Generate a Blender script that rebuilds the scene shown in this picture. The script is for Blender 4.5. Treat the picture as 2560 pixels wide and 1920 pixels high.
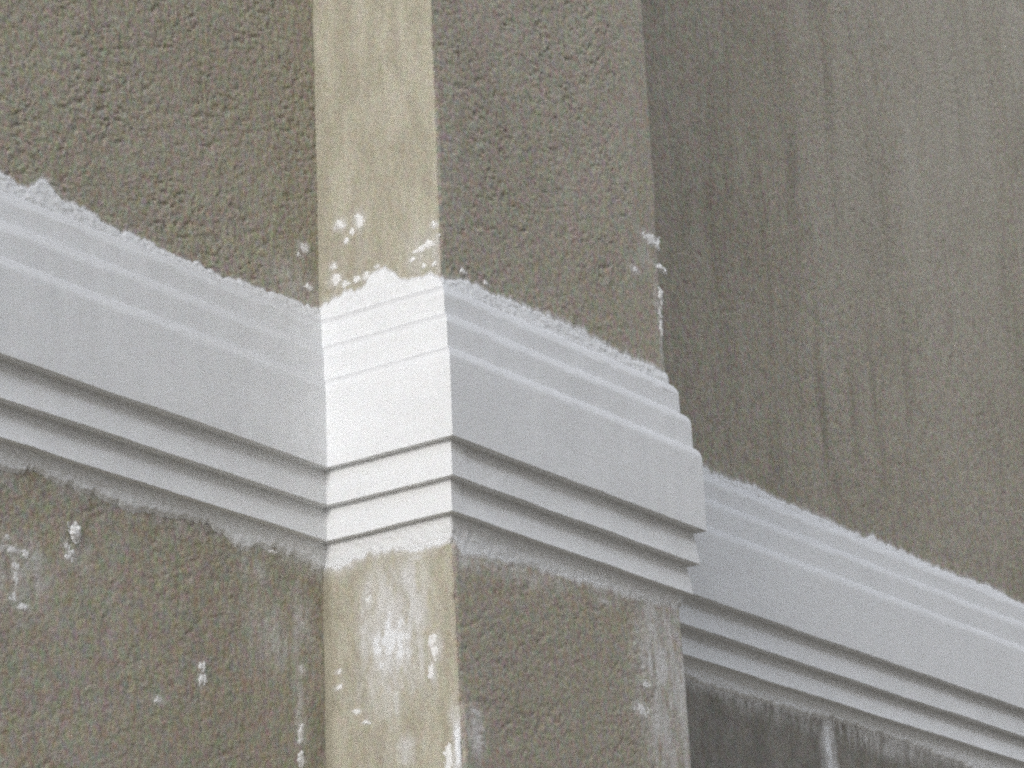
import bpy, math, random
import numpy as np
from mathutils import Matrix, Vector

for o in list(bpy.data.objects):
    bpy.data.objects.remove(o, do_unlink=True)
SC = bpy.context.scene
COL = SC.collection
Z0 = 2.95                     # height of the moulding's fascia edge above the ground
P, W = 0.23082, 0.62079       # pilaster projection and width

# ------------------------------------------------------------------ camera
f_px, yaw, pitch, roll = 7781.0, math.radians(55.44943), math.radians(18.53226), math.radians(-2.45878)
fw = Vector((math.sin(yaw)*math.cos(pitch), math.cos(yaw)*math.cos(pitch), math.sin(pitch)))
rt = Vector((math.cos(yaw), -math.sin(yaw), 0))
up = rt.cross(fw)
r2 = rt*math.cos(roll) + up*math.sin(roll)
u2v = -rt*math.sin(roll) + up*math.cos(roll)
cam_d = bpy.data.cameras.new('camera')
cam = bpy.data.objects.new('camera', cam_d); COL.objects.link(cam)
m = Matrix.Identity(4)
for i in range(3):
    m[i][0], m[i][1], m[i][2] = r2[i], u2v[i], -fw[i]
m[0][3], m[1][3], m[2][3] = -3.51764, -2.77258, -1.36331 + Z0
cam.matrix_world = m
cam_d.sensor_width = 36.0
cam_d.lens = 36.0*f_px/2560
cam_d.clip_start, cam_d.clip_end = 0.05, 2000
SC.camera = cam

# ------------------------------------------------------------------ light
SUN_EL, SUN_AZ = math.radians(19.5), math.radians(12)     # azimuth measured from -x towards -y
sun_dir = Vector((-math.cos(SUN_AZ)*math.cos(SUN_EL), -math.sin(SUN_AZ)*math.cos(SUN_EL), math.sin(SUN_EL)))
sd = bpy.data.lights.new('sun', 'SUN'); sd.energy = 0.5; sd.angle = math.radians(14); sd.color = (1.0, 0.975, 0.94)
so = bpy.data.objects.new('sun', sd); COL.objects.link(so)
so.rotation_euler = sun_dir.to_track_quat('Z', 'Y').to_euler()
so.location = (-3, -2, 6)
world = bpy.data.worlds.new('World'); SC.world = world; world.use_nodes = True
nt = world.node_tree; nt.nodes.clear()
sky = nt.nodes.new('ShaderNodeTexSky'); sky.sky_type = 'NISHITA'; sky.sun_disc = False
sky.sun_elevation = SUN_EL
sky.sun_rotation = math.atan2(sun_dir.x, sun_dir.y)
sky.air_density, sky.dust_density, sky.ozone_density = 1.0, 4.0, 1.0
bg = nt.nodes.new('ShaderNodeBackground'); bg.inputs['Strength'].default_value = 0.15
wo = nt.nodes.new('ShaderNodeOutputWorld')
cl = nt.nodes.new('ShaderNodeHueSaturation'); cl.inputs['Saturation'].default_value = .35     # thin even cloud over the sky
ov = nt.nodes.new('ShaderNodeMix'); ov.data_type = 'RGBA'; ov.inputs[0].default_value = .8
ov.inputs[7].default_value = (8.9, 9.55, 10.75, 1)
nt.links.new(sky.outputs[0], cl.inputs['Color']); nt.links.new(cl.outputs[0], ov.inputs[6])
nt.links.new(ov.outputs[2], bg.inputs[0]); nt.links.new(bg.outputs[0], wo.inputs[0])
SC.view_settings.view_transform = 'Standard'; SC.view_settings.look = 'None'
SC.view_settings.gamma = 1; SC.view_settings.use_curve_mapping = False
SC.view_settings.exposure = 0.88
SC.render.engine = 'CYCLES'
SC.cycles.pixel_filter_type = 'BLACKMAN_HARRIS'; SC.cycles.filter_width = 2.5      # a small soft phone lens
SC.cycles.use_denoising = False      # the fine grain of the render and of the picture survives

# ------------------------------------------------------------------ traced outlines and marks (metres on each wall face)
RA = [(-0.692, 0.2758), (-0.6742, 0.2746), (-0.6607, 0.27), (-0.6381, 0.2701), (-0.6219, 0.282), (-0.6065, 0.2957), (-0.5973, 0.2903), (-0.574, 0.2713), (-0.5507, 0.2749), (-0.5367, 0.2757), (-0.5083, 0.2738), (-0.494, 0.2655), (-0.4701, 0.2643), (-0.4459, 0.2644), (-0.4117, 0.2653), (-0.3821, 0.2634), (-0.3522, 0.2599), (-0.3119, 0.2587), (-0.2811, 0.2639), (-0.2503, 0.2568), (-0.219, 0.2562), (-0.1872, 0.2637), (-0.1445, 0.2609), (-0.101, 0.2656), (-0.0681, 0.2636), (-0.0403, 0.2637), (-0.0122, 0.2676), (0.0014, 0.2691)]
RB = [(-0.0084, 0.2727), (-0.0193, 0.2738), (-0.0267, 0.2795), (-0.0493, 0.2867), (-0.067, 0.2793), (-0.0895, 0.2865), (-0.0942, 0.2966), (-0.1033, 0.3018), (-0.1297, 0.3004), (-0.1382, 0.293), (-0.1552, 0.2776), (-0.1682, 0.2744), (-0.1855, 0.2738), (-0.2115, 0.2732), (-0.2281, 0.2595), (-0.2347, 0.2541)]
RC = [(0.0103, 0.2617), (0.0377, 0.2709), (0.0555, 0.2744), (0.0792, 0.2736), (0.1032, 0.2766), (0.1269, 0.2719), (0.1636, 0.2745), (0.213, 0.2767), (0.257, 0.2796), (0.3012, 0.2777), (0.353, 0.28), (0.3917, 0.2747), (0.4313, 0.2735), (0.4914, 0.2695), (0.553, 0.2695), (0.609, 0.2718)]
RD = [(1.1195, 0.2645), (1.1462, 0.2617), (1.1704, 0.2627), (1.2353, 0.2639), (1.2772, 0.2705), (1.3017, 0.2669), (1.3681, 0.2617), (1.4539, 0.262), (1.5416, 0.2624), (1.6127, 0.2588), (1.7034, 0.2542), (1.7333, 0.267), (1.7604, 0.2613), (1.8746, 0.2607), (1.9912, 0.2551), (2.1122, 0.2544), (2.2383, 0.2609), (2.3012, 0.2559), (2.3541, 0.2508), (2.3905, 0.2475)]
LA = [(-0.6852, -0.1395), (-0.6419, -0.1329), (-0.6332, -0.1245), (-0.5977, -0.1294), (-0.5708, -0.1331), (-0.507, -0.1321), (-0.4512, -0.1397), (-0.3845, -0.1354), (-0.3161, -0.1276), (-0.2663, -0.1273), (-0.2361, -0.1347), (-0.2057, -0.1456), (-0.1851, -0.1462), (-0.1641, -0.1371), (-0.122, -0.132), (-0.0901, -0.1325), (-0.0471, -0.1344), (-0.0147, -0.1421), (-0.0037, -0.1421)]
LB = [(-0.0076, -0.1428), (-0.0319, -0.1474), (-0.0496, -0.1381), (-0.0757, -0.136), (-0.1101, -0.1356), (-0.1272, -0.1354), (-0.1691, -0.1505), (-0.2029, -0.1466), (-0.228, -0.1445)]
LC = [(0.0076, -0.1435), (0.0237, -0.1576), (0.0411, -0.1541), (0.0873, -0.1518), (0.1464, -0.1471), (0.2432, -0.1422), (0.3305, -0.1397), (0.4332, -0.1384), (0.5262, -0.1357), (0.6158, -0.1265)]
LD = [(1.0005, -0.1368), (1.0605, -0.1434), (1.1857, -0.1396), (1.348, -0.139), (1.4495, -0.136), (1.5194, -0.1295), (1.6969, -0.1333), (1.883, -0.1373), (2.0774, -0.1463)]
SPL = [('B', -0.0656, 0.3792, 0.0053, 0.0053), ('B', -0.0544, 0.367, 0.0045, 0.0045), ('B', -0.0282, 0.332, 0.0072, 0.006), ('B', -0.0497, 0.2986, 0.0089, 0.006), ('B', -0.0721, 0.2998, 0.0062, 0.0052), ('B', -0.1124, 0.3107, 0.0053, 0.0037), ('B', -0.178, 0.3053, 0.0069, 0.0037), ('B', -0.1991, 0.2889, 0.006, 0.0037), ('B', -0.2189, 0.2876, 0.0051, 0.0037), ('A', -0.0247, 0.298, 0.0079, 0.0046), ('C', 0.0564, 0.2895, 0.0084, 0.0038), ('C', 0.1158, 0.2861, 0.0074, 0.0031), ('A', -0.6665, -0.2304, 0.0069, 0.005), ('A', -0.6317, -0.2454, 0.0061, 0.0076), ('A', -0.6525, -0.3091, 0.0086, 0.0062), ('A', -0.5522, -0.2197, 0.0054, 0.0064), ('A', -0.1222, -0.139, 0.0085, 0.0035), ('B', -0.0493, -0.1486, 0.0078, 0.0049), ('B', -0.1688, -0.1574, 0.01, 0.0049), ('B', -0.0819, -0.2075, 0.0068, 0.0125), ('B', -0.132, -0.2375, 0.0059, 0.0083), ('B', -0.1046, -0.2949, 0.0051, 0.0069), ('C', 0.0808, -0.1637, 0.0118, 0.0043), ('B', -0.0436, 0.3964, 0.0107, 0.0091), ('B', -0.0795, 0.3923, 0.0098, 0.0136), ('B', -0.2232, 0.3495, 0.0085, 0.0059), ('B', -0.2285, 0.331, 0.0068, 0.0051), ('B', -0.2116, 0.3205, 0.0188, 0.0066), ('B', -0.1915, 0.3168, 0.0103, 0.0044), ('B', -0.0338, 0.3086, 0.0125, 0.0105), ('B', -0.0899, 0.2999, 0.0079, 0.0067), ('A', -0.0374, 0.3586, 0.0136, 0.0077), ('A', -0.048, 0.3427, 0.0068, 0.0038), ('C', 0.5984, 0.4993, 0.0264, 0.0102), ('C', 0.6196, 0.4559, 0.0176, 0.0051), ('C', 0.5439, 0.4303, 0.0143, 0.0067), ('C', 0.6185, 0.404, 0.0073, 0.0118), ('C', 0.6139, 0.3733, 0.0073, 0.0084), ('C', 0.6142, 0.349, 0.0058, 0.0184), ('A', -0.6594, -0.2453, 0.0294, 0.0063), ('A', -0.6486, -0.2802, 0.0078, 0.0188), ('A', -0.6351, -0.3183, 0.0139, 0.0062), ('A', -0.5387, -0.1976, 0.0091, 0.0091), ('A', -0.5449, -0.2311, 0.009, 0.0116), ('A', -0.2763, -0.3366, 0.0079, 0.006), ('A', -0.2766, -0.3545, 0.0079, 0.0093), ('A', -0.37, -0.3999, 0.0105, 0.0058), ('A', -0.0536, -0.2375, 0.0119, 0.0098), ('A', -0.0578, -0.3041, 0.0097, 0.0097), ('A', -0.0584, -0.3933, 0.0096, 0.0206), ('A', -0.0587, -0.4375, 0.0085, 0.0095), ('B', -0.1967, -0.2971, 0.009, 0.0204), ('B', -0.1886, -0.3332, 0.0058, 0.0176), ('B', -0.023, -0.3031, 0.0069, 0.0041), ('B', -0.0206, -0.3263, 0.0086, 0.0055), ('B', -0.0554, -0.3678, 0.0076, 0.0041), ('B', -0.0692, -0.3865, 0.0068, 0.0034), ('B', -0.2186, -0.4624, 0.0097, 0.0198), ('C', 0.4965, -0.2737, 0.0189, 0.0075), ('C', 0.4764, -0.3166, 0.0187, 0.0134), ('C', 0.0385, -0.4151, 0.016, 0.0041), ('C', 0.0395, -0.4351, 0.0137, 0.0034), ('C', 0.0354, -0.392, 0.0137, 0.0055), ('C', 0.5248, -0.1495, 0.0192, 0.0077), ('C', 0.3949, -0.1604, 0.0158, 0.0037)]
HAZ = [('A', -0.6312, -0.28, 0.066, 0.0567, 0.28), ('A', -0.5341, -0.2224, 0.0365, 0.0323, 0.22), ('A', -0.1545, -0.1733, 0.0422, 0.0209, 0.3), ('A', -0.115, -0.2693, 0.0967, 0.0764, 0.25), ('A', -0.0557, -0.2379, 0.0239, 0.0492, 0.35), ('A', -0.0589, -0.3421, 0.0194, 0.1043, 0.28), ('A', -0.0504, 0.2984, 0.0682, 0.0303, 0.28), ('A', -0.3163, -0.1378, 0.315, 0.017, 0.25), ('B', -0.1224, -0.2704, 0.065, 0.1141, 0.62), ('B', -0.1422, -0.1907, 0.0418, 0.0416, 0.45), ('B', -0.0642, 0.3342, 0.053, 0.0451, 0.12), ('B', -0.2038, 0.2988, 0.0426, 0.0515, 0.25), ('B', -0.2275, -0.4438, 0.0177, 0.0665, 0.75), ('B', -0.1331, -0.4359, 0.033, 0.0268, 0.35), ('B', -0.0434, -0.3397, 0.034, 0.0413, 0.2), ('C', 0.5671, -0.2635, 0.0952, 0.185, 0.42), ('C', 0.4908, -0.2908, 0.0337, 0.0676, 0.25), ('C', 0.553, -0.1383, 0.0984, 0.0309, 0.35), ('C', 0.0404, -0.1647, 0.0467, 0.0212, 0.4), ('C', 0.1692, -0.1603, 0.188, 0.0181, 0.3), ('C', 0.6121, 0.3696, 0.0204, 0.0927, 0.3), ('C', 0.5716, 0.4562, 0.0436, 0.0338, 0.18), ('C', 0.0243, -0.4273, 0.0341, 0.0407, 0.35), ('D', 1.1857, -0.1396, 0.2347, 0.0216, 0.35), ('D', 1.4129, -0.1548, 0.3635, 0.0195, 0.25), ('D', 1.6947, -0.1471, 0.2914, 0.0277, 0.35), ('D', 1.1693, 0.2537, 0.1004, 0.0226, 0.2), ('D', 1.5003, -0.1763, 0.0266, 0.0449, 0.9), ('D', 1.5041, -0.2324, 0.0266, 0.0446, 0.9)]

# ------------------------------------------------------------------ helpers
def sstep(a, b, x):
    t = np.clip((x-a)/(b-a), 0, 1); return t*t*(3-2*t)

_T = {}
def vnoise(u, v, cell, seed, cell2=None):
    """smooth lattice noise in -1..1, cell = lattice size in metres (cell2 along v)"""
    cell2 = cell2 or cell
    if seed not in _T: _T[seed] = np.random.RandomState(seed).rand(257, 263).astype(np.float32)*2-1
    T = _T[seed]
    a = u/cell + 1000.37; b = v/cell2 + 1000.71
    ia = np.floor(a).astype(int); ib = np.floor(b).astype(int)
    fa = a-ia; fb = b-ib
    fa = fa*fa*fa*(fa*(fa*6-15)+10); fb = fb*fb*fb*(fb*(fb*6-15)+10)
    g = lambda i, j: T[i % 257, j % 263]
    return (g(ia, ib)*(1-fa)+g(ia+1, ib)*fa)*(1-fb) + (g(ia, ib+1)*(1-fa)+g(ia+1, ib+1)*fa)*fb

def rot(u, v, a):
    c, s = math.cos(a), math.sin(a); return u*c+v*s, -u*s+v*c

def fbm(u, v, cell, seed, n=3, gain=.5):
    r = 0; amp = 1; tot = 0
    for k in range(n):
        uu, vv = rot(u, v, .6+1.1*k)
        r = r + amp*vnoise(uu, vv, cell/(1.93**k), seed+k*7); tot += amp; amp *= gain
    return r/tot

def rough(u, v, seed, coarse=1.0, fine=1.0, pits=1.0):
    """trowelled / thrown cement render: lumps, crumbs and torn pits, in metres"""
    wu = u + .004*vnoise(u, v, .02, seed+50); wv = v + .004*vnoise(u, v, .02, seed+51)
    h = coarse*.0006*fbm(wu, wv, .020, seed, 3, .7)
    au, av = rot(wu, wv, .45)
    h += fine*.00045*vnoise(au, av, .0078, seed+20, .0050)
    h += fine*.0007*vnoise(av, au, .0046, seed+21, .0038) + fine*.00045*vnoise(u, v, .0062, seed+22, .030)
    patch = .45+.55*sstep(-.5, .5, vnoise(u, v, .10, seed+31) + .5*vnoise(u, v, .035, seed+32))
    pu, pv = rot(wu, wv, .35)
    p1 = sstep(.42, .78, vnoise(pu, pv, .0125, seed+30, .0062))
    p2 = sstep(.50, .82, vnoise(pu, pv, .0070, seed+34, .0045))
    h -= pits*patch*(.0024*p1 + .0016*p2)
    h += fine*.0011*sstep(.45, .85, vnoise(pv, pu, .0085, seed+33))
    return h*.62*(.75+.25*patch) + .0014*vnoise(u, v, .16, seed+40) + .0012*vnoise(u, v, .4, seed+41)

def axis(lo, a, b, hi, step):
    """samples: dense between a and b, growing outwards to lo and hi"""
    mid = np.arange(a, b, step)
    def grow(start, end, sgn):
        out = []; s = step; x = start
        while (end-x)*sgn > 0:
            s *= 1.25; x += sgn*s; out.append(x)
        if out: out[-1] = end
        return out
    return np.array(sorted(grow(a, lo, -1)) + list(mid) + grow(mid[-1], hi, 1))

def link(name, mesh, mat, parent=None, **props):
    o = bpy.data.objects.new(name, mesh); COL.objects.link(o)
    if mat: mesh.materials.append(mat)
    if parent is not None: o.parent = parent
    for k, v in props.items(): o[k] = v
    return o

def grid_mesh(name, V, attrs=None, smooth=True, flip=False):
    """V: (n, m, 3) vertex grid -> mesh of quads"""
    n, m_ = V.shape[:2]
    me = bpy.data.meshes.new(name)
    me.vertices.add(n*m_); me.vertices.foreach_set('co', V.reshape(-1).astype(np.float32))
    i = np.arange(n-1)[:, None]*m_ + np.arange(m_-1)[None, :]
    q = np.stack([i, i+m_, i+m_+1, i+1], -1).reshape(-1, 4)
    if flip: q = q[:, ::-1]
    nf = len(q)
    me.loops.add(nf*4); me.loops.foreach_set('vertex_index', q.reshape(-1).astype(np.int32))
    me.polygons.add(nf)
    me.polygons.foreach_set('loop_start', np.arange(0, nf*4, 4, dtype=np.int32))
    me.polygons.foreach_set('loop_total', np.full(nf, 4, dtype=np.int32))
    me.polygons.foreach_set('use_smooth', np.full(nf, bool(smooth)))
    for k, a in (attrs or {}).items():
        at = me.attributes.new(k, 'FLOAT', 'POINT'); at.data.foreach_set('value', a.reshape(-1).astype(np.float32))
    me.update(); me.validate()
    return me

def empty(name, loc, parent=None, **props):
    o = bpy.data.objects.new(name, None); COL.objects.link(o)
    o.location = loc; o.empty_display_size = .1
    if parent is not None: o.parent = parent
    for k, v in props.items(): o[k] = v
    return o

# ------------------------------------------------------------------ materials
class NT:
    def __init__(s, name):
        s.m = bpy.data.materials.new(name); s.m.use_nodes = True; s.t = s.m.node_tree
        s.b = s.t.nodes['Principled BSDF']; s.co = s.t.nodes.new('ShaderNodeTexCoord').outputs['Object']
    def node(s, t, **kw):
        n = s.t.nodes.new(t)
        for k, v in kw.items(): setattr(n, k, v)
        return n
    def put(s, a, b):
        if isinstance(a, (int, float, tuple)): b.default_value = a
        else: s.t.links.new(a, b)
    def noise(s, scale, stretch=(1, 1, 1), detail=4, rough=.55, shift=(0, 0, 0), colour=False):
        mp = s.node('ShaderNodeMapping'); s.put(s.co, mp.inputs[0]); mp.inputs['Scale'].default_value = stretch
        mp.inputs['Location'].default_value = shift
        n = s.node('ShaderNodeTexNoise'); s.put(mp.outputs[0], n.inputs['Vector'])
        n.inputs['Scale'].default_value = scale; n.inputs['Detail'].default_value = detail; n.inputs['Roughness'].default_value = rough
        return n.outputs['Color' if colour else 'Fac']
    def math(s, op, a, b=0.0, c=0.0, clamp=False):
        n = s.node('ShaderNodeMath', operation=op, use_clamp=clamp)
        for i, x in enumerate((a, b, c)): s.put(x, n.inputs[i])
        return n.outputs[0]
    def ramp(s, x, lo, hi, a=0.0, b=1.0):
        n = s.node('ShaderNodeMapRange', interpolation_type='SMOOTHSTEP')
        s.put(x, n.inputs[0])
        for i, v in zip((1, 2, 3, 4), (lo, hi, a, b)): n.inputs[i].default_value = v
        return n.outputs[0]
    def mix(s, f, a, b, mode='MIX'):
        n = s.node('ShaderNodeMix', data_type='RGBA', blend_type=mode)
        s.put(f, n.inputs[0])
        for x, i in ((a, 6), (b, 7)):
            s.put(x + (1,) if isinstance(x, tuple) else x, n.inputs[i])
        return n.outputs[2]
    def attr(s, name):
        n = s.node('ShaderNodeAttribute', attribute_name=name); return n.outputs['Fac']
    def bump(s, h, dist, strength=1.0, prev=None):
        n = s.node('ShaderNodeBump'); s.put(h, n.inputs['Height']); n.inputs['Distance'].default_value = dist
        n.inputs['Strength'].default_value = strength
        if prev is not None: s.put(prev, n.inputs['Normal'])
        return n.outputs[0]

LIME = (.74, .745, .745)

def render_mat(name, base, dark, light, mottle=.5, streak=.5, tint=.3, grain=1.0, crisp=1.0):
    """weathered cement render with lime marks (vertex attribute 'lime') and sand grain"""
    s = NT(name)
    big = s.ramp(s.noise(2.6, (1, 1, .6), 5), .34, .66)
    col = s.mix(s.math('MULTIPLY', big, .5), base, light)
    st = s.ramp(s.noise(11, (1, 1, .13), 6, .7, (3, 1, 2)), .46, .66)
    st = s.math('MULTIPLY', st, s.ramp(s.noise(5, (1, 1, .5), 3, .5, (8, 1, 5)), .35, .6))
    col = s.mix(s.math('MULTIPLY', st, streak), col, dark)
    st2 = s.ramp(s.noise(30, (1, 1, .10), 5, .7, (7, 4, 2)), .48, .70)
    col = s.mix(s.math('MULTIPLY', st2, streak*.5), col, light)
    mo = s.ramp(s.noise(38, (1, 1, .8), 6, .72, (1, 8, 3)), .40, .62)
    col = s.mix(s.math('MULTIPLY', mo, mottle), col, dark)
    gr = s.ramp(s.noise(170, (1, 1, 1), 5, .75, (5, 5, 1)), .38, .62)
    col = s.mix(s.math('MULTIPLY', gr, .58*grain), col, light)
    gd = s.ramp(s.noise(230, (1, 1, 1), 4, .75, (2, 7, 1)), .55, .70)
    col = s.mix(s.math('MULTIPLY', gd, .62*grain), col, tuple(x*.6 for x in dark))
    # sand and cement of slightly different hues
    hs_ = s.node('ShaderNodeHueSaturation'); hs_.inputs['Saturation'].default_value = 2.2
    s.put(s.noise(105, (1, 1, .7), 4, .65, (2, 9, 4), colour=True), hs_.inputs['Color'])
    col = s.mix(tint, col, hs_.outputs[0], 'SOFT_LIGHT')
    # lime wash and splashes
    a = s.attr('lime')
    n1 = s.noise(95, (1, 1, .7), 5, .65, (4, 2, 8)); n2 = s.noise(26, (1, 1, .35), 4, .6, (9, 2, 3))
    k = s.math('ADD', a, s.math('MULTIPLY', s.math('SUBTRACT', n1, .5), .75))
    k = s.math('ADD', k, s.math('MULTIPLY', s.math('SUBTRACT', n2, .5), .9))
    solid = s.ramp(k, .68, .68+.13*crisp)
    veil = s.ramp(s.math('ADD', a, s.math('MULTIPLY', s.math('SUBTRACT', n2, .5), .35)), .02, .70, 0, .86)
    veil = s.math('MULTIPLY', veil, s.ramp(a, .0, .06))
    col = s.mix(veil, col, (.63, .62, .605))
    col = s.mix(s.math('MULTIPLY', solid, s.ramp(a, .1, .3)), col, LIME)
    s.put(col, s.b.inputs['Base Color']); s.b.inputs['Roughness'].default_value = .95
    s.b.inputs['Specular IOR Level'].default_value = .2
    h = s.math('ADD', s.noise(330, (1, 1, 1), 4, .7), s.math('MULTIPLY', s.noise(140, (1, 1, 1), 3, .6, (2, 2, 2)), 1.4))
    s.put(s.bump(h, .0016*grain, 1.0), s.b.inputs['Normal'])
    return s.m

def lime_mat(name, col=LIME, dim_tops=True):
    s = NT(name)
    c = s.mix(s.math('MULTIPLY', s.ramp(s.noise(5, (1, 1, 2.5), 6, .6), .35, .7), .6), col, tuple(x*.92 for x in col))
    c = s.mix(s.math('MULTIPLY', s.ramp(s.noise(34, (1, 1, 3.5), 5, .65, (3, 3, 3)), .42, .68), .5), c, tuple(x*y for x, y in zip(col, (.955, .945, .925))))
    c = s.mix(s.math('MULTIPLY', s.ramp(s.noise(150, (1, 1, 1), 4, .7, (6, 3, 3)), .60, .74), .35), c, tuple(x*.80 for x in col))
    hs_ = s.node('ShaderNodeHueSaturation'); hs_.inputs['Saturation'].default_value = 1.6
    s.put(s.noise(90, (1, 1, 1), 3, .6, (1, 2, 7), colour=True), hs_.inputs['Color'])
    c = s.mix(.07, c, hs_.outputs[0], 'SOFT_LIGHT')
    if dim_tops:   # upward faces painted darker, offsetting the sky light on the step tops
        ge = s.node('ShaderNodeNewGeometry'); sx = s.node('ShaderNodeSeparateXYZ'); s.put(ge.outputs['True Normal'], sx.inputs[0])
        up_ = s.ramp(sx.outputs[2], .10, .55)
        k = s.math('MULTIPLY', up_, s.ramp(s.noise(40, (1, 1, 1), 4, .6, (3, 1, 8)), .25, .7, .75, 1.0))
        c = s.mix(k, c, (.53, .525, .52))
    s.put(c, s.b.inputs['Base Color']); s.b.inputs['Roughness'].default_value = .85
    s.b.inputs['Specular IOR Level'].default_value = .25
    h = s.math('ADD', s.noise(300, (1, 1, 1), 4, .7), s.math('MULTIPLY', s.noise(26, (1, 1, 2.2), 4, .55, (6, 2, 2)), .9))
    s.put(s.bump(h, .0006, .9), s.b.inputs['Normal'])
    return s.m

M_A = render_mat('coarse_cement_render', (.365, .328, .250), (.250, .220, .163), (.455, .425, .350), mottle=.5, streak=.5)
M_P = render_mat('pilaster_cement_render', (.355, .318, .246), (.245, .216, .164), (.442, .410, .342), mottle=.45, streak=.45)
M_D = render_mat('fine_cement_render', (.332, .295, .224), (.190, .164, .120), (.470, .438, .370), mottle=.55, streak=.95, crisp=2)
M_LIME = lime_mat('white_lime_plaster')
M_SPLASH = lime_mat('dried_white_splash', (.73, .722, .70), dim_tops=False)

# ------------------------------------------------------------------ ground
g = NT('ground_concrete')
gc = g.mix(g.ramp(g.noise(.8, (1, 1, 1), 6), .35, .65), (.26, .235, .195), (.21, .19, .16))
g.put(gc, g.b.inputs['Base Color']); g.b.inputs['Roughness'].default_value = .95
gx = np.linspace(-600, 600, 41); GX, GY = np.meshgrid(gx, gx, indexing='ij')
link('ground', grid_mesh('ground', np.stack([GX, GY, GX*0], -1), smooth=False), g.m, kind='structure')

# ------------------------------------------------------------------ the building across the narrow street: it leaves these walls only the high sky
def box(V, F, x0, x1, y0, y1, z0, z1):
    n = len(V)
    V += [(x, y, z) for x in (x0, x1) for y in (y0, y1) for z in (z0, z1)]
    F += [tuple(n+i for i in f) for f in ((0, 1, 3, 2), (4, 6, 7, 5), (0, 4, 5, 1), (2, 3, 7, 6), (0, 2, 6, 4), (1, 5, 7, 3))]
def from_boxes(name, boxes, mat, parent=None, **p):
    V, F = [], []
    for q in boxes: box(V, F, *q)
    me = bpy.data.meshes.new(name); me.from_pydata(V, [], F); me.update()
    return link(name, me, mat, parent, **p)
BY, BX0, BX1, BH = -6.6, -9.0, 16.0, 10.4
bm_ = render_mat('facing_building_render', (.20, .18, .155), (.15, .135, .12), (.25, .23, .2))
gl = NT('window_glass'); gl.b.inputs['Base Color'].default_value = (.05, .06, .065, 1); gl.b.inputs['Roughness'].default_value = .12
wd = NT('window_wood'); wd.b.inputs['Base Color'].default_value = (.30, .27, .23, 1); wd.b.inputs['Roughness'].default_value = .6
cols = [-7.2+3.1*i for i in range(8)]; rows = [1.0, 4.2, 7.2]
bx = []; prev = BX0
for c in cols + [None]:
    e = c if c is not None else BX1
    bx.append((prev, e, BY-.4, BY, 0, BH))
    if c is not None:
        zb = 0
        for r in rows:
            bx.append((c, c+1.1, BY-.4, BY-.001, zb, r)); zb = r+1.5
        bx.append((c, c+1.1, BY-.4, BY-.001, zb, BH)); prev = c+1.1
bx.append((BX0, BX1, BY-6, BY-.41, BH-.3, BH)); bx.append((BX0-.15, BX1+.15, BY-.3, BY+.18, BH+.002, BH+.25))
facing = from_boxes('building_across_street', bx, bm_, kind='structure')
for c in cols:
    for r in rows:
        wn = from_boxes('window', [(c, c+1.1, BY-.26, BY-.20, r, r+.07), (c, c+1.1, BY-.26, BY-.20, r+1.43, r+1.5), (c, c+.07, BY-.26, BY-.2, r+.07, r+1.43),
             (c+1.03, c+1.1, BY-.26, BY-.2, r+.07, r+1.43), (c+.52, c+.58, BY-.26, BY-.2, r+.07, r+1.43)], wd.m, facing)
        from_boxes('pane', [(c+.05, c+1.05, BY-.24, BY-.225, r+.05, r+1.45)], gl.m, wn)

# ------------------------------------------------------------------ outlines of the lime band on the walls
def outline(tab, seed, key=0):
    xs = np.array([t[0] for t in tab]); zs = np.array([t[1] for t in tab])
    if xs[0] > xs[-1]: xs, zs = xs[::-1], zs[::-1]
    order = np.argsort(xs); xs, zs = xs[order], zs[order]
    def f(x):
        x = np.asarray(x, float)
        base = np.interp(x, xs, zs)
        out = np.clip(np.maximum(xs[0]-x, x-xs[-1]), 0, 1)      # beyond the traced stretch: wander by itself
        base = base + sstep(0, .15, out)*.010*vnoise(x, x*0, .09, seed+3)
        return base + .0030*vnoise(x, x*0, .016, seed) + .0030*vnoise(x, x*0, .0065, seed+1) + .0016*vnoise(x, x*0, .0035, seed+2)
    return f
rA, rB, rC, rD = outline(RA, 1), outline(RB, 2), outline(RC, 3), outline(RD, 4)
lA, lB, lC, lD = outline(LA, 5), outline(LB, 6), outline(LC, 7), outline(LD, 8)

def lime_attr(face, u, z, top, bot, soft):
    """0..1 amount of lime on the wall: the band's own skim plus wash marks"""
    d = np.minimum(top(u)-z, z-bot(u))
    a = np.clip(.68 + d/soft*.5, 0, 1)*(d > -2*soft)
    a = a*sstep(-1.3*soft, -.2*soft, d)
    out = np.maximum(-d, 0); blot = sstep(-.35, .6, vnoise(u, z, .055, 88))
    a = np.maximum(a, (.47*blot)*np.exp(-out/np.where(z < 0, .017, .010)))
    for (f, cu, cz, ru, rz, st) in HAZ:
        if f == face:
            e = np.sqrt(((u-cu)/ru)**2 + ((z-cz)/rz)**2)
            k = .80 + .42*vnoise(u, z, .011, 95, .05) + .25*vnoise(u, z, .006, 96, .012)
            a = np.maximum(a, min(.74 if st < .8 else 1.0, st*1.35)*np.exp(-np.maximum(e, .0)**2.6*.75)*k)
    for (f, cu, cz, ru, rz) in SPL:
        if f == face:
            a = np.maximum(a, .5*np.exp(-(((u-cu)/(ru*1.5))**2 + ((z-cz)/(rz*1.4))**2)))
    return a

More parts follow.
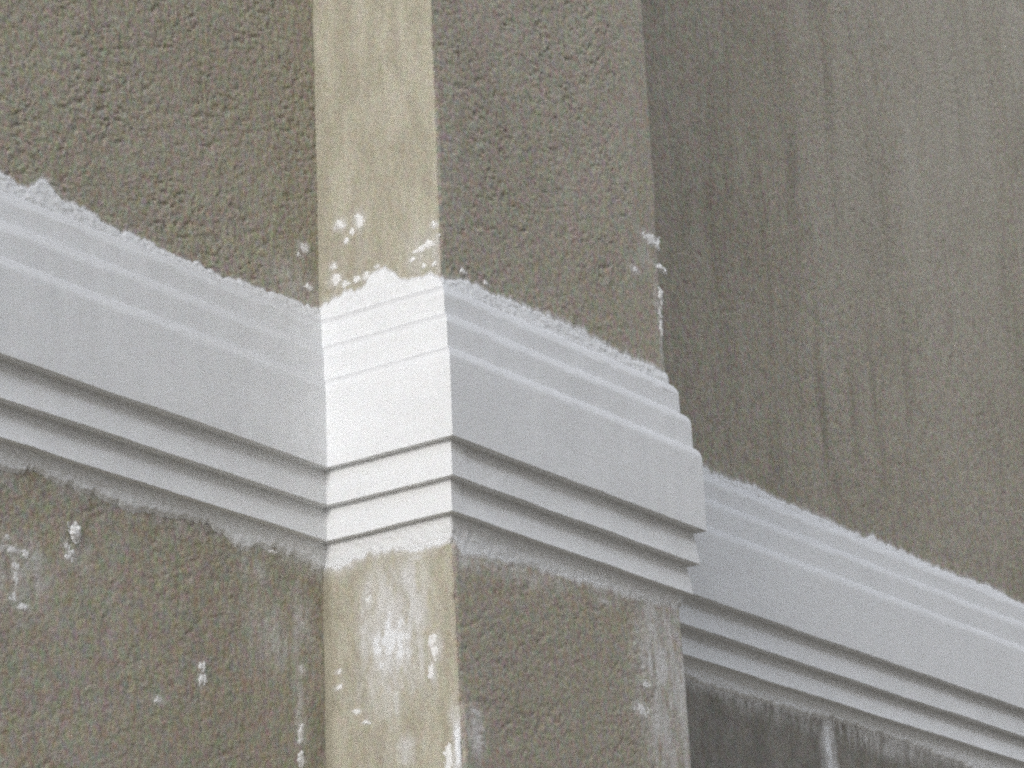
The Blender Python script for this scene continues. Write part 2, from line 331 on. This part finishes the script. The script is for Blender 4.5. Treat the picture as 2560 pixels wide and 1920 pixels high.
# ------------------------------------------------------------------ left wall
xs = axis(-6, -.78, .03, .06, .0023); zs = axis(-Z0, -.60, .86, 4.2, .0021)
U, Z = np.meshgrid(xs, zs, indexing='ij')
low = sstep(-.05, -.25, Z)
h = rough(U, Z, 100, 1.0-.35*low, .95-.25*low, 1.05-.6*low)
V = np.stack([U, .0045*low - h, Z+Z0], -1)
wall_l = link('wall', grid_mesh('wall', V, {'lime': lime_attr('A', U, Z, rA, lA, .006)}), M_A,
     kind='thing', category='wall', label='coarse brown grey rendered wall left of the pilaster, with rough pitted plaster')

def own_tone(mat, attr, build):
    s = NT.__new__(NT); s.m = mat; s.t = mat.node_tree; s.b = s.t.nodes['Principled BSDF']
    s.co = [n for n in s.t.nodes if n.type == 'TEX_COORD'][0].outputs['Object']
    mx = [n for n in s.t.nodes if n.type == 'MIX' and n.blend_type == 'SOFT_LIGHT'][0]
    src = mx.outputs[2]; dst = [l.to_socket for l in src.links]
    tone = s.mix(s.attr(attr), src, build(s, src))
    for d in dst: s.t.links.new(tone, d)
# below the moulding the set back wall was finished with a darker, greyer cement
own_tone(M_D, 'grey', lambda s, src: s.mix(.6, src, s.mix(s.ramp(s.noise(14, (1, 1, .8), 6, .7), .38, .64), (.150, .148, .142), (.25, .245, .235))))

own_tone(M_D, 'pale', lambda s, src: s.mix(s.ramp(s.noise(7, (1, 1, .14), 6, .7, (4, 4, 9)), .38, .62, .08, .50), src, (.44, .415, .355)))      # paler area towards the upper right

# ------------------------------------------------------------------ right wall
xs = axis(W-.05, .85, 2.85, 7, .0036); zs = axis(-Z0, -.45, 1.95, 4.2, .0036)
U, Z = np.meshgrid(xs, zs, indexing='ij')
low = sstep(-.05, -.25, Z)
h = rough(U, Z, 200, .8, .7, .6)*(1-.35*low)
V = np.stack([U, .004*low - h, Z+Z0], -1)
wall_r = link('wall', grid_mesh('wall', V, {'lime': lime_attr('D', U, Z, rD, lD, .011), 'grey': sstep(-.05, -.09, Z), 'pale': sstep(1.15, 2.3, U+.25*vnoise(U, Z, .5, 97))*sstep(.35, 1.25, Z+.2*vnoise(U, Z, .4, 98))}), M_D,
     kind='thing', category='wall', label='smoother streaked grey rendered wall set back to the right of the pilaster')

# ------------------------------------------------------------------ pilaster (left side, front, right side in one skin)
zs = axis(-Z0, -.62, 1.38, 4.2, .0026)
sL = np.arange(-.03, P, .0024); sF = np.arange(P, P+W, .0024); sR = axis(P+W, P+W, P+W+.02, 2*P+W+.03, .0024)
ss = np.concatenate([sL, sF, sR]); ss = np.unique(np.round(ss, 5))
S, Z = np.meshgrid(ss, zs, indexing='ij')
low = sstep(-.05, -.25, Z); lower = np.clip(-Z-.13, 0, 1)
Px = np.clip(S-P, 0, W); Py = np.where(S < P, -S, np.where(S < P+W, -P, -P+(S-P-W)))
wl, wr = sstep(P+.006, P-.006, S), sstep(P+W-.006, P+W+.006, S)
front = 1-wl-wr
nx = -wl+wr; ny = -front
nl = np.sqrt(nx*nx+ny*ny)+1e-6
ex = np.exp(-((S-P)/.0045)**2)+np.exp(-((S-P-W)/.0045)**2)
hs = rough(S, Z, 300, .45, .55, .30); hf = rough(S, Z, 310, 1.0, .9, .95)
smooth_r = sstep(P+W-.14, P+W-.06, S)                   # the smoother margin beside the right edge
hf = hf*(1-.55*smooth_r)*(1-.3*low)
h = np.where(S < P, hs, hf); bl = sstep(P-.004, P+.01, S); h = hs*(1-bl)+hf*bl
wob = .0016*vnoise(Z, Z*0+S*0, .11, 9) + .0009*vnoise(Z, Z*0, .02, 10)
h = h - .0030*ex + wob*ex
chip = sstep(.45, .85, vnoise(Z, S*0, .014, 77))*.003
h = h - chip*np.exp(-((S-P)/.006)**2)
# not quite plumb: the lower part stands a little proud
V = np.stack([Px + nx/nl*h - .003*low*wl, Py + ny/nl*h - (.004*low + .012*lower)*(1-wr)*sstep(0, P, S), Z+Z0], -1)
aB = lime_attr('B', -S, Z, lambda y: rB(y), lambda y: lB(y), .006)
aC = lime_attr('C', S-P, Z, rC, lC, .009)
dark_mark = .75*sstep(.017, .008, S+.004*vnoise(Z, S*0, .03, 91))*sstep(-.10, -.16, Z) + .35*sstep(.010, .003, S)  # darker strip along the inner corner; below, a thin broken dark line
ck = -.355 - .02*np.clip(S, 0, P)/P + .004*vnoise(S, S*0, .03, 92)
dark_mark = np.maximum(dark_mark, .55*np.exp(-((Z-ck)/.0022)**2)*sstep(.0, .5, vnoise(S, Z*0, .05, 93)+.35))
pil = link('pilaster', grid_mesh('pilaster', V, {'lime': np.where(S < P, aB, aC), 'side': wl, 'dark_mark': dark_mark}), M_P,
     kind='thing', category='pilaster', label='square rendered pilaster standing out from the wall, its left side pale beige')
# the pilaster's side was floated with a paler, yellower and finer mix
s = NT.__new__(NT); s.m = M_P; s.t = M_P.node_tree; s.b = s.t.nodes['Principled BSDF']
s.co = [n for n in s.t.nodes if n.type == 'TEX_COORD'][0].outputs['Object']
# find the colour mix before the lime veil and insert the side's tone
veil_mix = [n for n in s.t.nodes if n.type == 'MIX' and n.blend_type == 'SOFT_LIGHT'][0]
src = veil_mix.outputs[2]; dst = [l.to_socket for l in src.links]
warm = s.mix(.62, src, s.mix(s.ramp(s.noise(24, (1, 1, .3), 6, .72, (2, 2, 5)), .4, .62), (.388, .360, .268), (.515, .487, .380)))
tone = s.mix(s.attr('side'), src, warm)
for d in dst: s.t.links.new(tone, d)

own_tone(M_P, 'dark_mark', lambda s, src: s.mix(.85, src, (.17, .148, .112)))

# ------------------------------------------------------------------ white splashes and dabs on the walls (raised plaster)
def splash(face, cu, cz, ru, rz, parent, i):
    n = 30
    a = np.linspace(-1.75, 1.75, n); DU, DV = np.meshgrid(a*ru, a*rz, indexing='ij')
    cell = max(.0045, .8*min(ru, rz))
    r = np.sqrt((DU/ru)**2 + (DV/rz)**2)
    f = 1.06 - r + .55*vnoise(DU+i*.37, DV+cu, cell, 61, cell*1.5) + .22*vnoise(DU+cz, DV+i*.31, cell*.42, 62) + .34*vnoise(DU, DV, .0042, 64)
    if face == 'B': f = f - 1.5*sstep(-P+.012, -P+.004, cu+DU)
    hh = -.0028 + .0038*sstep(-.45, .65, f) + .0003*vnoise(DU+i, DV, .0045, 63)
    Um, Zm = cu+DU, cz+DV
    if face in 'AD': V = np.stack([Um, (.0045 if cz < -.2 else 0)-hh+Um*0, Zm+Z0], -1)
    if face == 'C':  V = np.stack([Um, -P-hh-(.004+.012*np.clip(-Zm-.13, 0, 1) if cz < -.2 else 0), Zm+Z0], -1)
    if face == 'B':  V = np.stack([-hh-(.003 if cz < -.2 else 0)+Um*0, Um, Zm+Z0], -1)
    keep = f > -.55
    me = grid_mesh('splash', V)
    import bmesh
    bm = bmesh.new(); bm.from_mesh(me); bm.verts.ensure_lookup_table(); kf = keep.reshape(-1)
    bmesh.ops.delete(bm, geom=[v for v in bm.verts if not kf[v.index]], context='VERTS')
    bm.to_mesh(me); bm.free()
    return link('plaster_splash', me, M_SPLASH, parent)
par = {'A': wall_l, 'B': pil, 'C': pil, 'D': wall_r}
for i, t in enumerate(SPL): splash(*t, par[t[0]], i)

# ------------------------------------------------------------------ the white moulding
o0, l1, l2 = .03646, .02659, .01672
zz2, zz3 = -.05549, -.1059
H, s1, s2 = .130, .0262, .0135
B_ = .0009                                               # small worn chamfer on every arris
def section(top, bot, o, otop, zslope):
    """outer face of one course: rounded-off top, lower arris, soffit back.  (offset, z, undercut weight)"""
    if abs(otop-o) < .003:      # lower courses: the face leans out towards its foot below a deep groove
        return [(-.012, top, 0), (otop, top, 1), (otop, zslope-.0025, 1), (o-(o-otop)*.35, zslope*.45+bot*.55, .35), (o, bot+B_, 0), (o-B_, bot, 0), (-.012, bot, 0)]
    a = o-otop; hgt = top-zslope+.006
    q = [(otop+a*math.sin(t*math.pi/2), top-hgt*(1-math.cos(t*math.pi/2)), 0) for t in (.12, .27, .42, .57, .72, .86, 1)]
    return [(-.012, top, 0), (otop, top, 0)] + q + [(o, bot+B_, 0), (o-B_, bot, 0), (-.012, bot, 0)]
COURSES = [   # name, section
    ('fascia', section(H+.011, 0, o0, s1, H-.003)),
    ('upper_step', section(.199, H+.009, s1, s1-.011, .185)),
    ('upper_step', section(.2505, .197, s1-.0125, -.001, .235)),
    ('lower_step', section(.004, zz2, l1, l1-.002, .0035)),
    ('lower_step', section(zz2+.004, zz3, l2, l2-.002, zz2+.0035)),
]
RUNS = {
    'left':  [((-6, 0), None), ((0, 0), 'in')],
    'pil':   [((0, 0), 'in'), ((0, -P), 'out'), ((W, -P), 'out'), ((W, 0), 'in')],
    'right': [((W, 0), 'in'), ((7, 0), None)],
}
def path(run, step=.009):
    """list of (base x, base y, ox, oy): a section point at offset o lies at base + o*(ox, oy)"""
    out = []
    def seg(a, b, na, nb, n):
        L = math.dist(a, b); k = max(2, int(L/step)) if L < 3 else 420
        for i in range(k+1):
            t = i/k
            if L >= 3: t = t**2.2 if a[0] > b[0] or b[0] == 7 else 1-(1-t)**2.2
            v = n
            if i == 0: v = na
            if i == k: v = nb
            out.append((a[0]+(b[0]-a[0])*t, a[1]+(b[1]-a[1])*t, v[0], v[1], n))
    fn, sn, rn = (0, -1), (-1, 0), (1, 0)
    if run == 'left': seg((-6, 0), (0, 0), fn, (-1, -1), fn)
    if run == 'right': seg((W, 0), (7, 0), (1, -1), fn, fn)
    if run == 'pil':
        seg((0, 0), (0, -P), (-1, -1), (-1, -1), sn); seg((0, -P), (W, -P), (-1, -1), (1, -1), fn)
        seg((W, -P), (W, 0), (1, -1), (1, -1), rn)
    return out
def sweep(name, sec, run, parent, seed):
    pth = np.array([q[:4] for q in path(run)])
    n = len(pth); V = np.zeros((n, len(sec), 3))
    key = pth[:, 0] + pth[:, 1]*.77; zero = key*0
    jz = .0008*vnoise(key, zero, .12, seed+2) + .0004*vnoise(key, zero, .02, seed+3) + .0002*vnoise(key, zero, .0095, seed+4)
    sy, sx = -pth[:, 1], pth[:, 0]
    if run == 'left': ucw = .15 + .85*sstep(0, .06, -sx)
    elif run == 'right': ucw = sx*0 + 1
    else: ucw = np.where(sx < 1e-6, .15, .15 + .85*sstep(0, .022, sx))
    for j, (o, z, uw) in enumerate(sec):
        o = o - .0048*uw*ucw
        inner = 0 < j < len(sec)-1
        jo = (.00055*vnoise(key, zero+z*3.1, .09, seed) + .0004*vnoise(key, zero+z*3.1, .025, seed+1))*inner
        V[:, j, 0] = pth[:, 0]+pth[:, 2]*(o+jo); V[:, j, 1] = pth[:, 1]+pth[:, 3]*(o+jo)
        V[:, j, 2] = z+jz*inner+Z0
    # split into quads along path x section, sharp between section faces: flat shading
    me = grid_mesh(name, V, smooth=False)
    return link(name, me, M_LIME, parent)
def skim(name, face, parent, above, seed):
    """feathered coat where the moulding's plaster was dragged out on to the wall; dips under the render at its torn edge"""
    cols = []       # base x, base y, normal, coordinate along the face, face key
    if face == 'A': cols = [(x, 0, 0, -1, x, 'A') for x in np.arange(-1.2, .001, .0028)]
    if face == 'D': cols = [(x, 0, 0, -1, x, 'D') for x in np.arange(W, 3.2, .0034)]
    if face == 'P':
        cols = [(0, 0, -1, -1, 0, 'B')] + [(0, -y, -1, 0, -y, 'B') for y in np.arange(.0028, P-.001, .0028)] + [(0, -P, -1, -1, -P, 'B')]
        cols += [(x, -P, 0, -1, x, 'C') for x in np.arange(.0028, W-.001, .0028)] + [(W, -P, 1, -1, W, 'C'), (W, -P+.01, 1, 0, W, 'C'), (W, -.01, 1, 0, W, 'C')]
    top = {'A': rA, 'B': rB, 'C': rC, 'D': rD}; bot = {'A': lA, 'B': lB, 'C': lC, 'D': lD}
    vs = np.linspace(0, 1, 28); V = np.zeros((len(cols), 28, 3)); s_ = 0
    key = np.array([c[0]-c[1] for c in cols]); zr = []
    for c in cols: zr.append(float((top if above else bot)[c[5]](c[4])) + (.004 if above else -.004))
    z0_ = .243 if above else zz3+.003
    Km, Vm = np.meshgrid(key, vs, indexing='ij'); Zm = z0_ + (np.array(zr)[:, None]-z0_)*Vm
    zs_ = np.convolve(np.pad(np.array(zr), 16, mode='edge'), np.ones(33)/33, 'valid')[:, None]   # the coat itself is even; only its edge is torn
    Vs = np.clip((Zm-z0_)/(zs_-z0_), 0, 1.3)
    d = np.abs(np.array(zr)[:, None]-Zm)
    hh = (.0036 if above else .0048)*(1-.72*Vs**1.5) - .0038*sstep(.0075, 0, d) + .0005*fbm(Km, Zm, .02, seed, 3) \
        + .0006*vnoise(Km, Zm, .0075, seed+5)+.0006*vnoise(Km, Zm, .0042, seed+6)
    nx = np.array([c[2] for c in cols])[:, None]; ny = np.array([c[3] for c in cols])[:, None]
    V[..., 0] = np.array([c[0] for c in cols])[:, None] + nx*hh; V[..., 1] = np.array([c[1] for c in cols])[:, None] + ny*hh; V[..., 2] = Zm+Z0
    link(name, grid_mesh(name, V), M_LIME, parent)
mould = empty('moulding', (0, -P/2, Z0), kind='thing', category='moulding',
    label='white stepped plaster moulding running across both walls and wrapping round the pilaster')
for run in ('left', 'pil', 'right'):
    r = mould
    for k, (nm, sec) in enumerate(COURSES):
        sweep(nm, sec, run, r, 500+k*11)
    fc = {'left': 'A', 'pil': 'P', 'right': 'D'}[run]
    skim('plaster_skim', fc, r, True, 700); skim('plaster_skim', fc, r, False, 730)
for o in mould.children:
    o.matrix_parent_inverse = Matrix.Translation((0, P/2, -Z0))
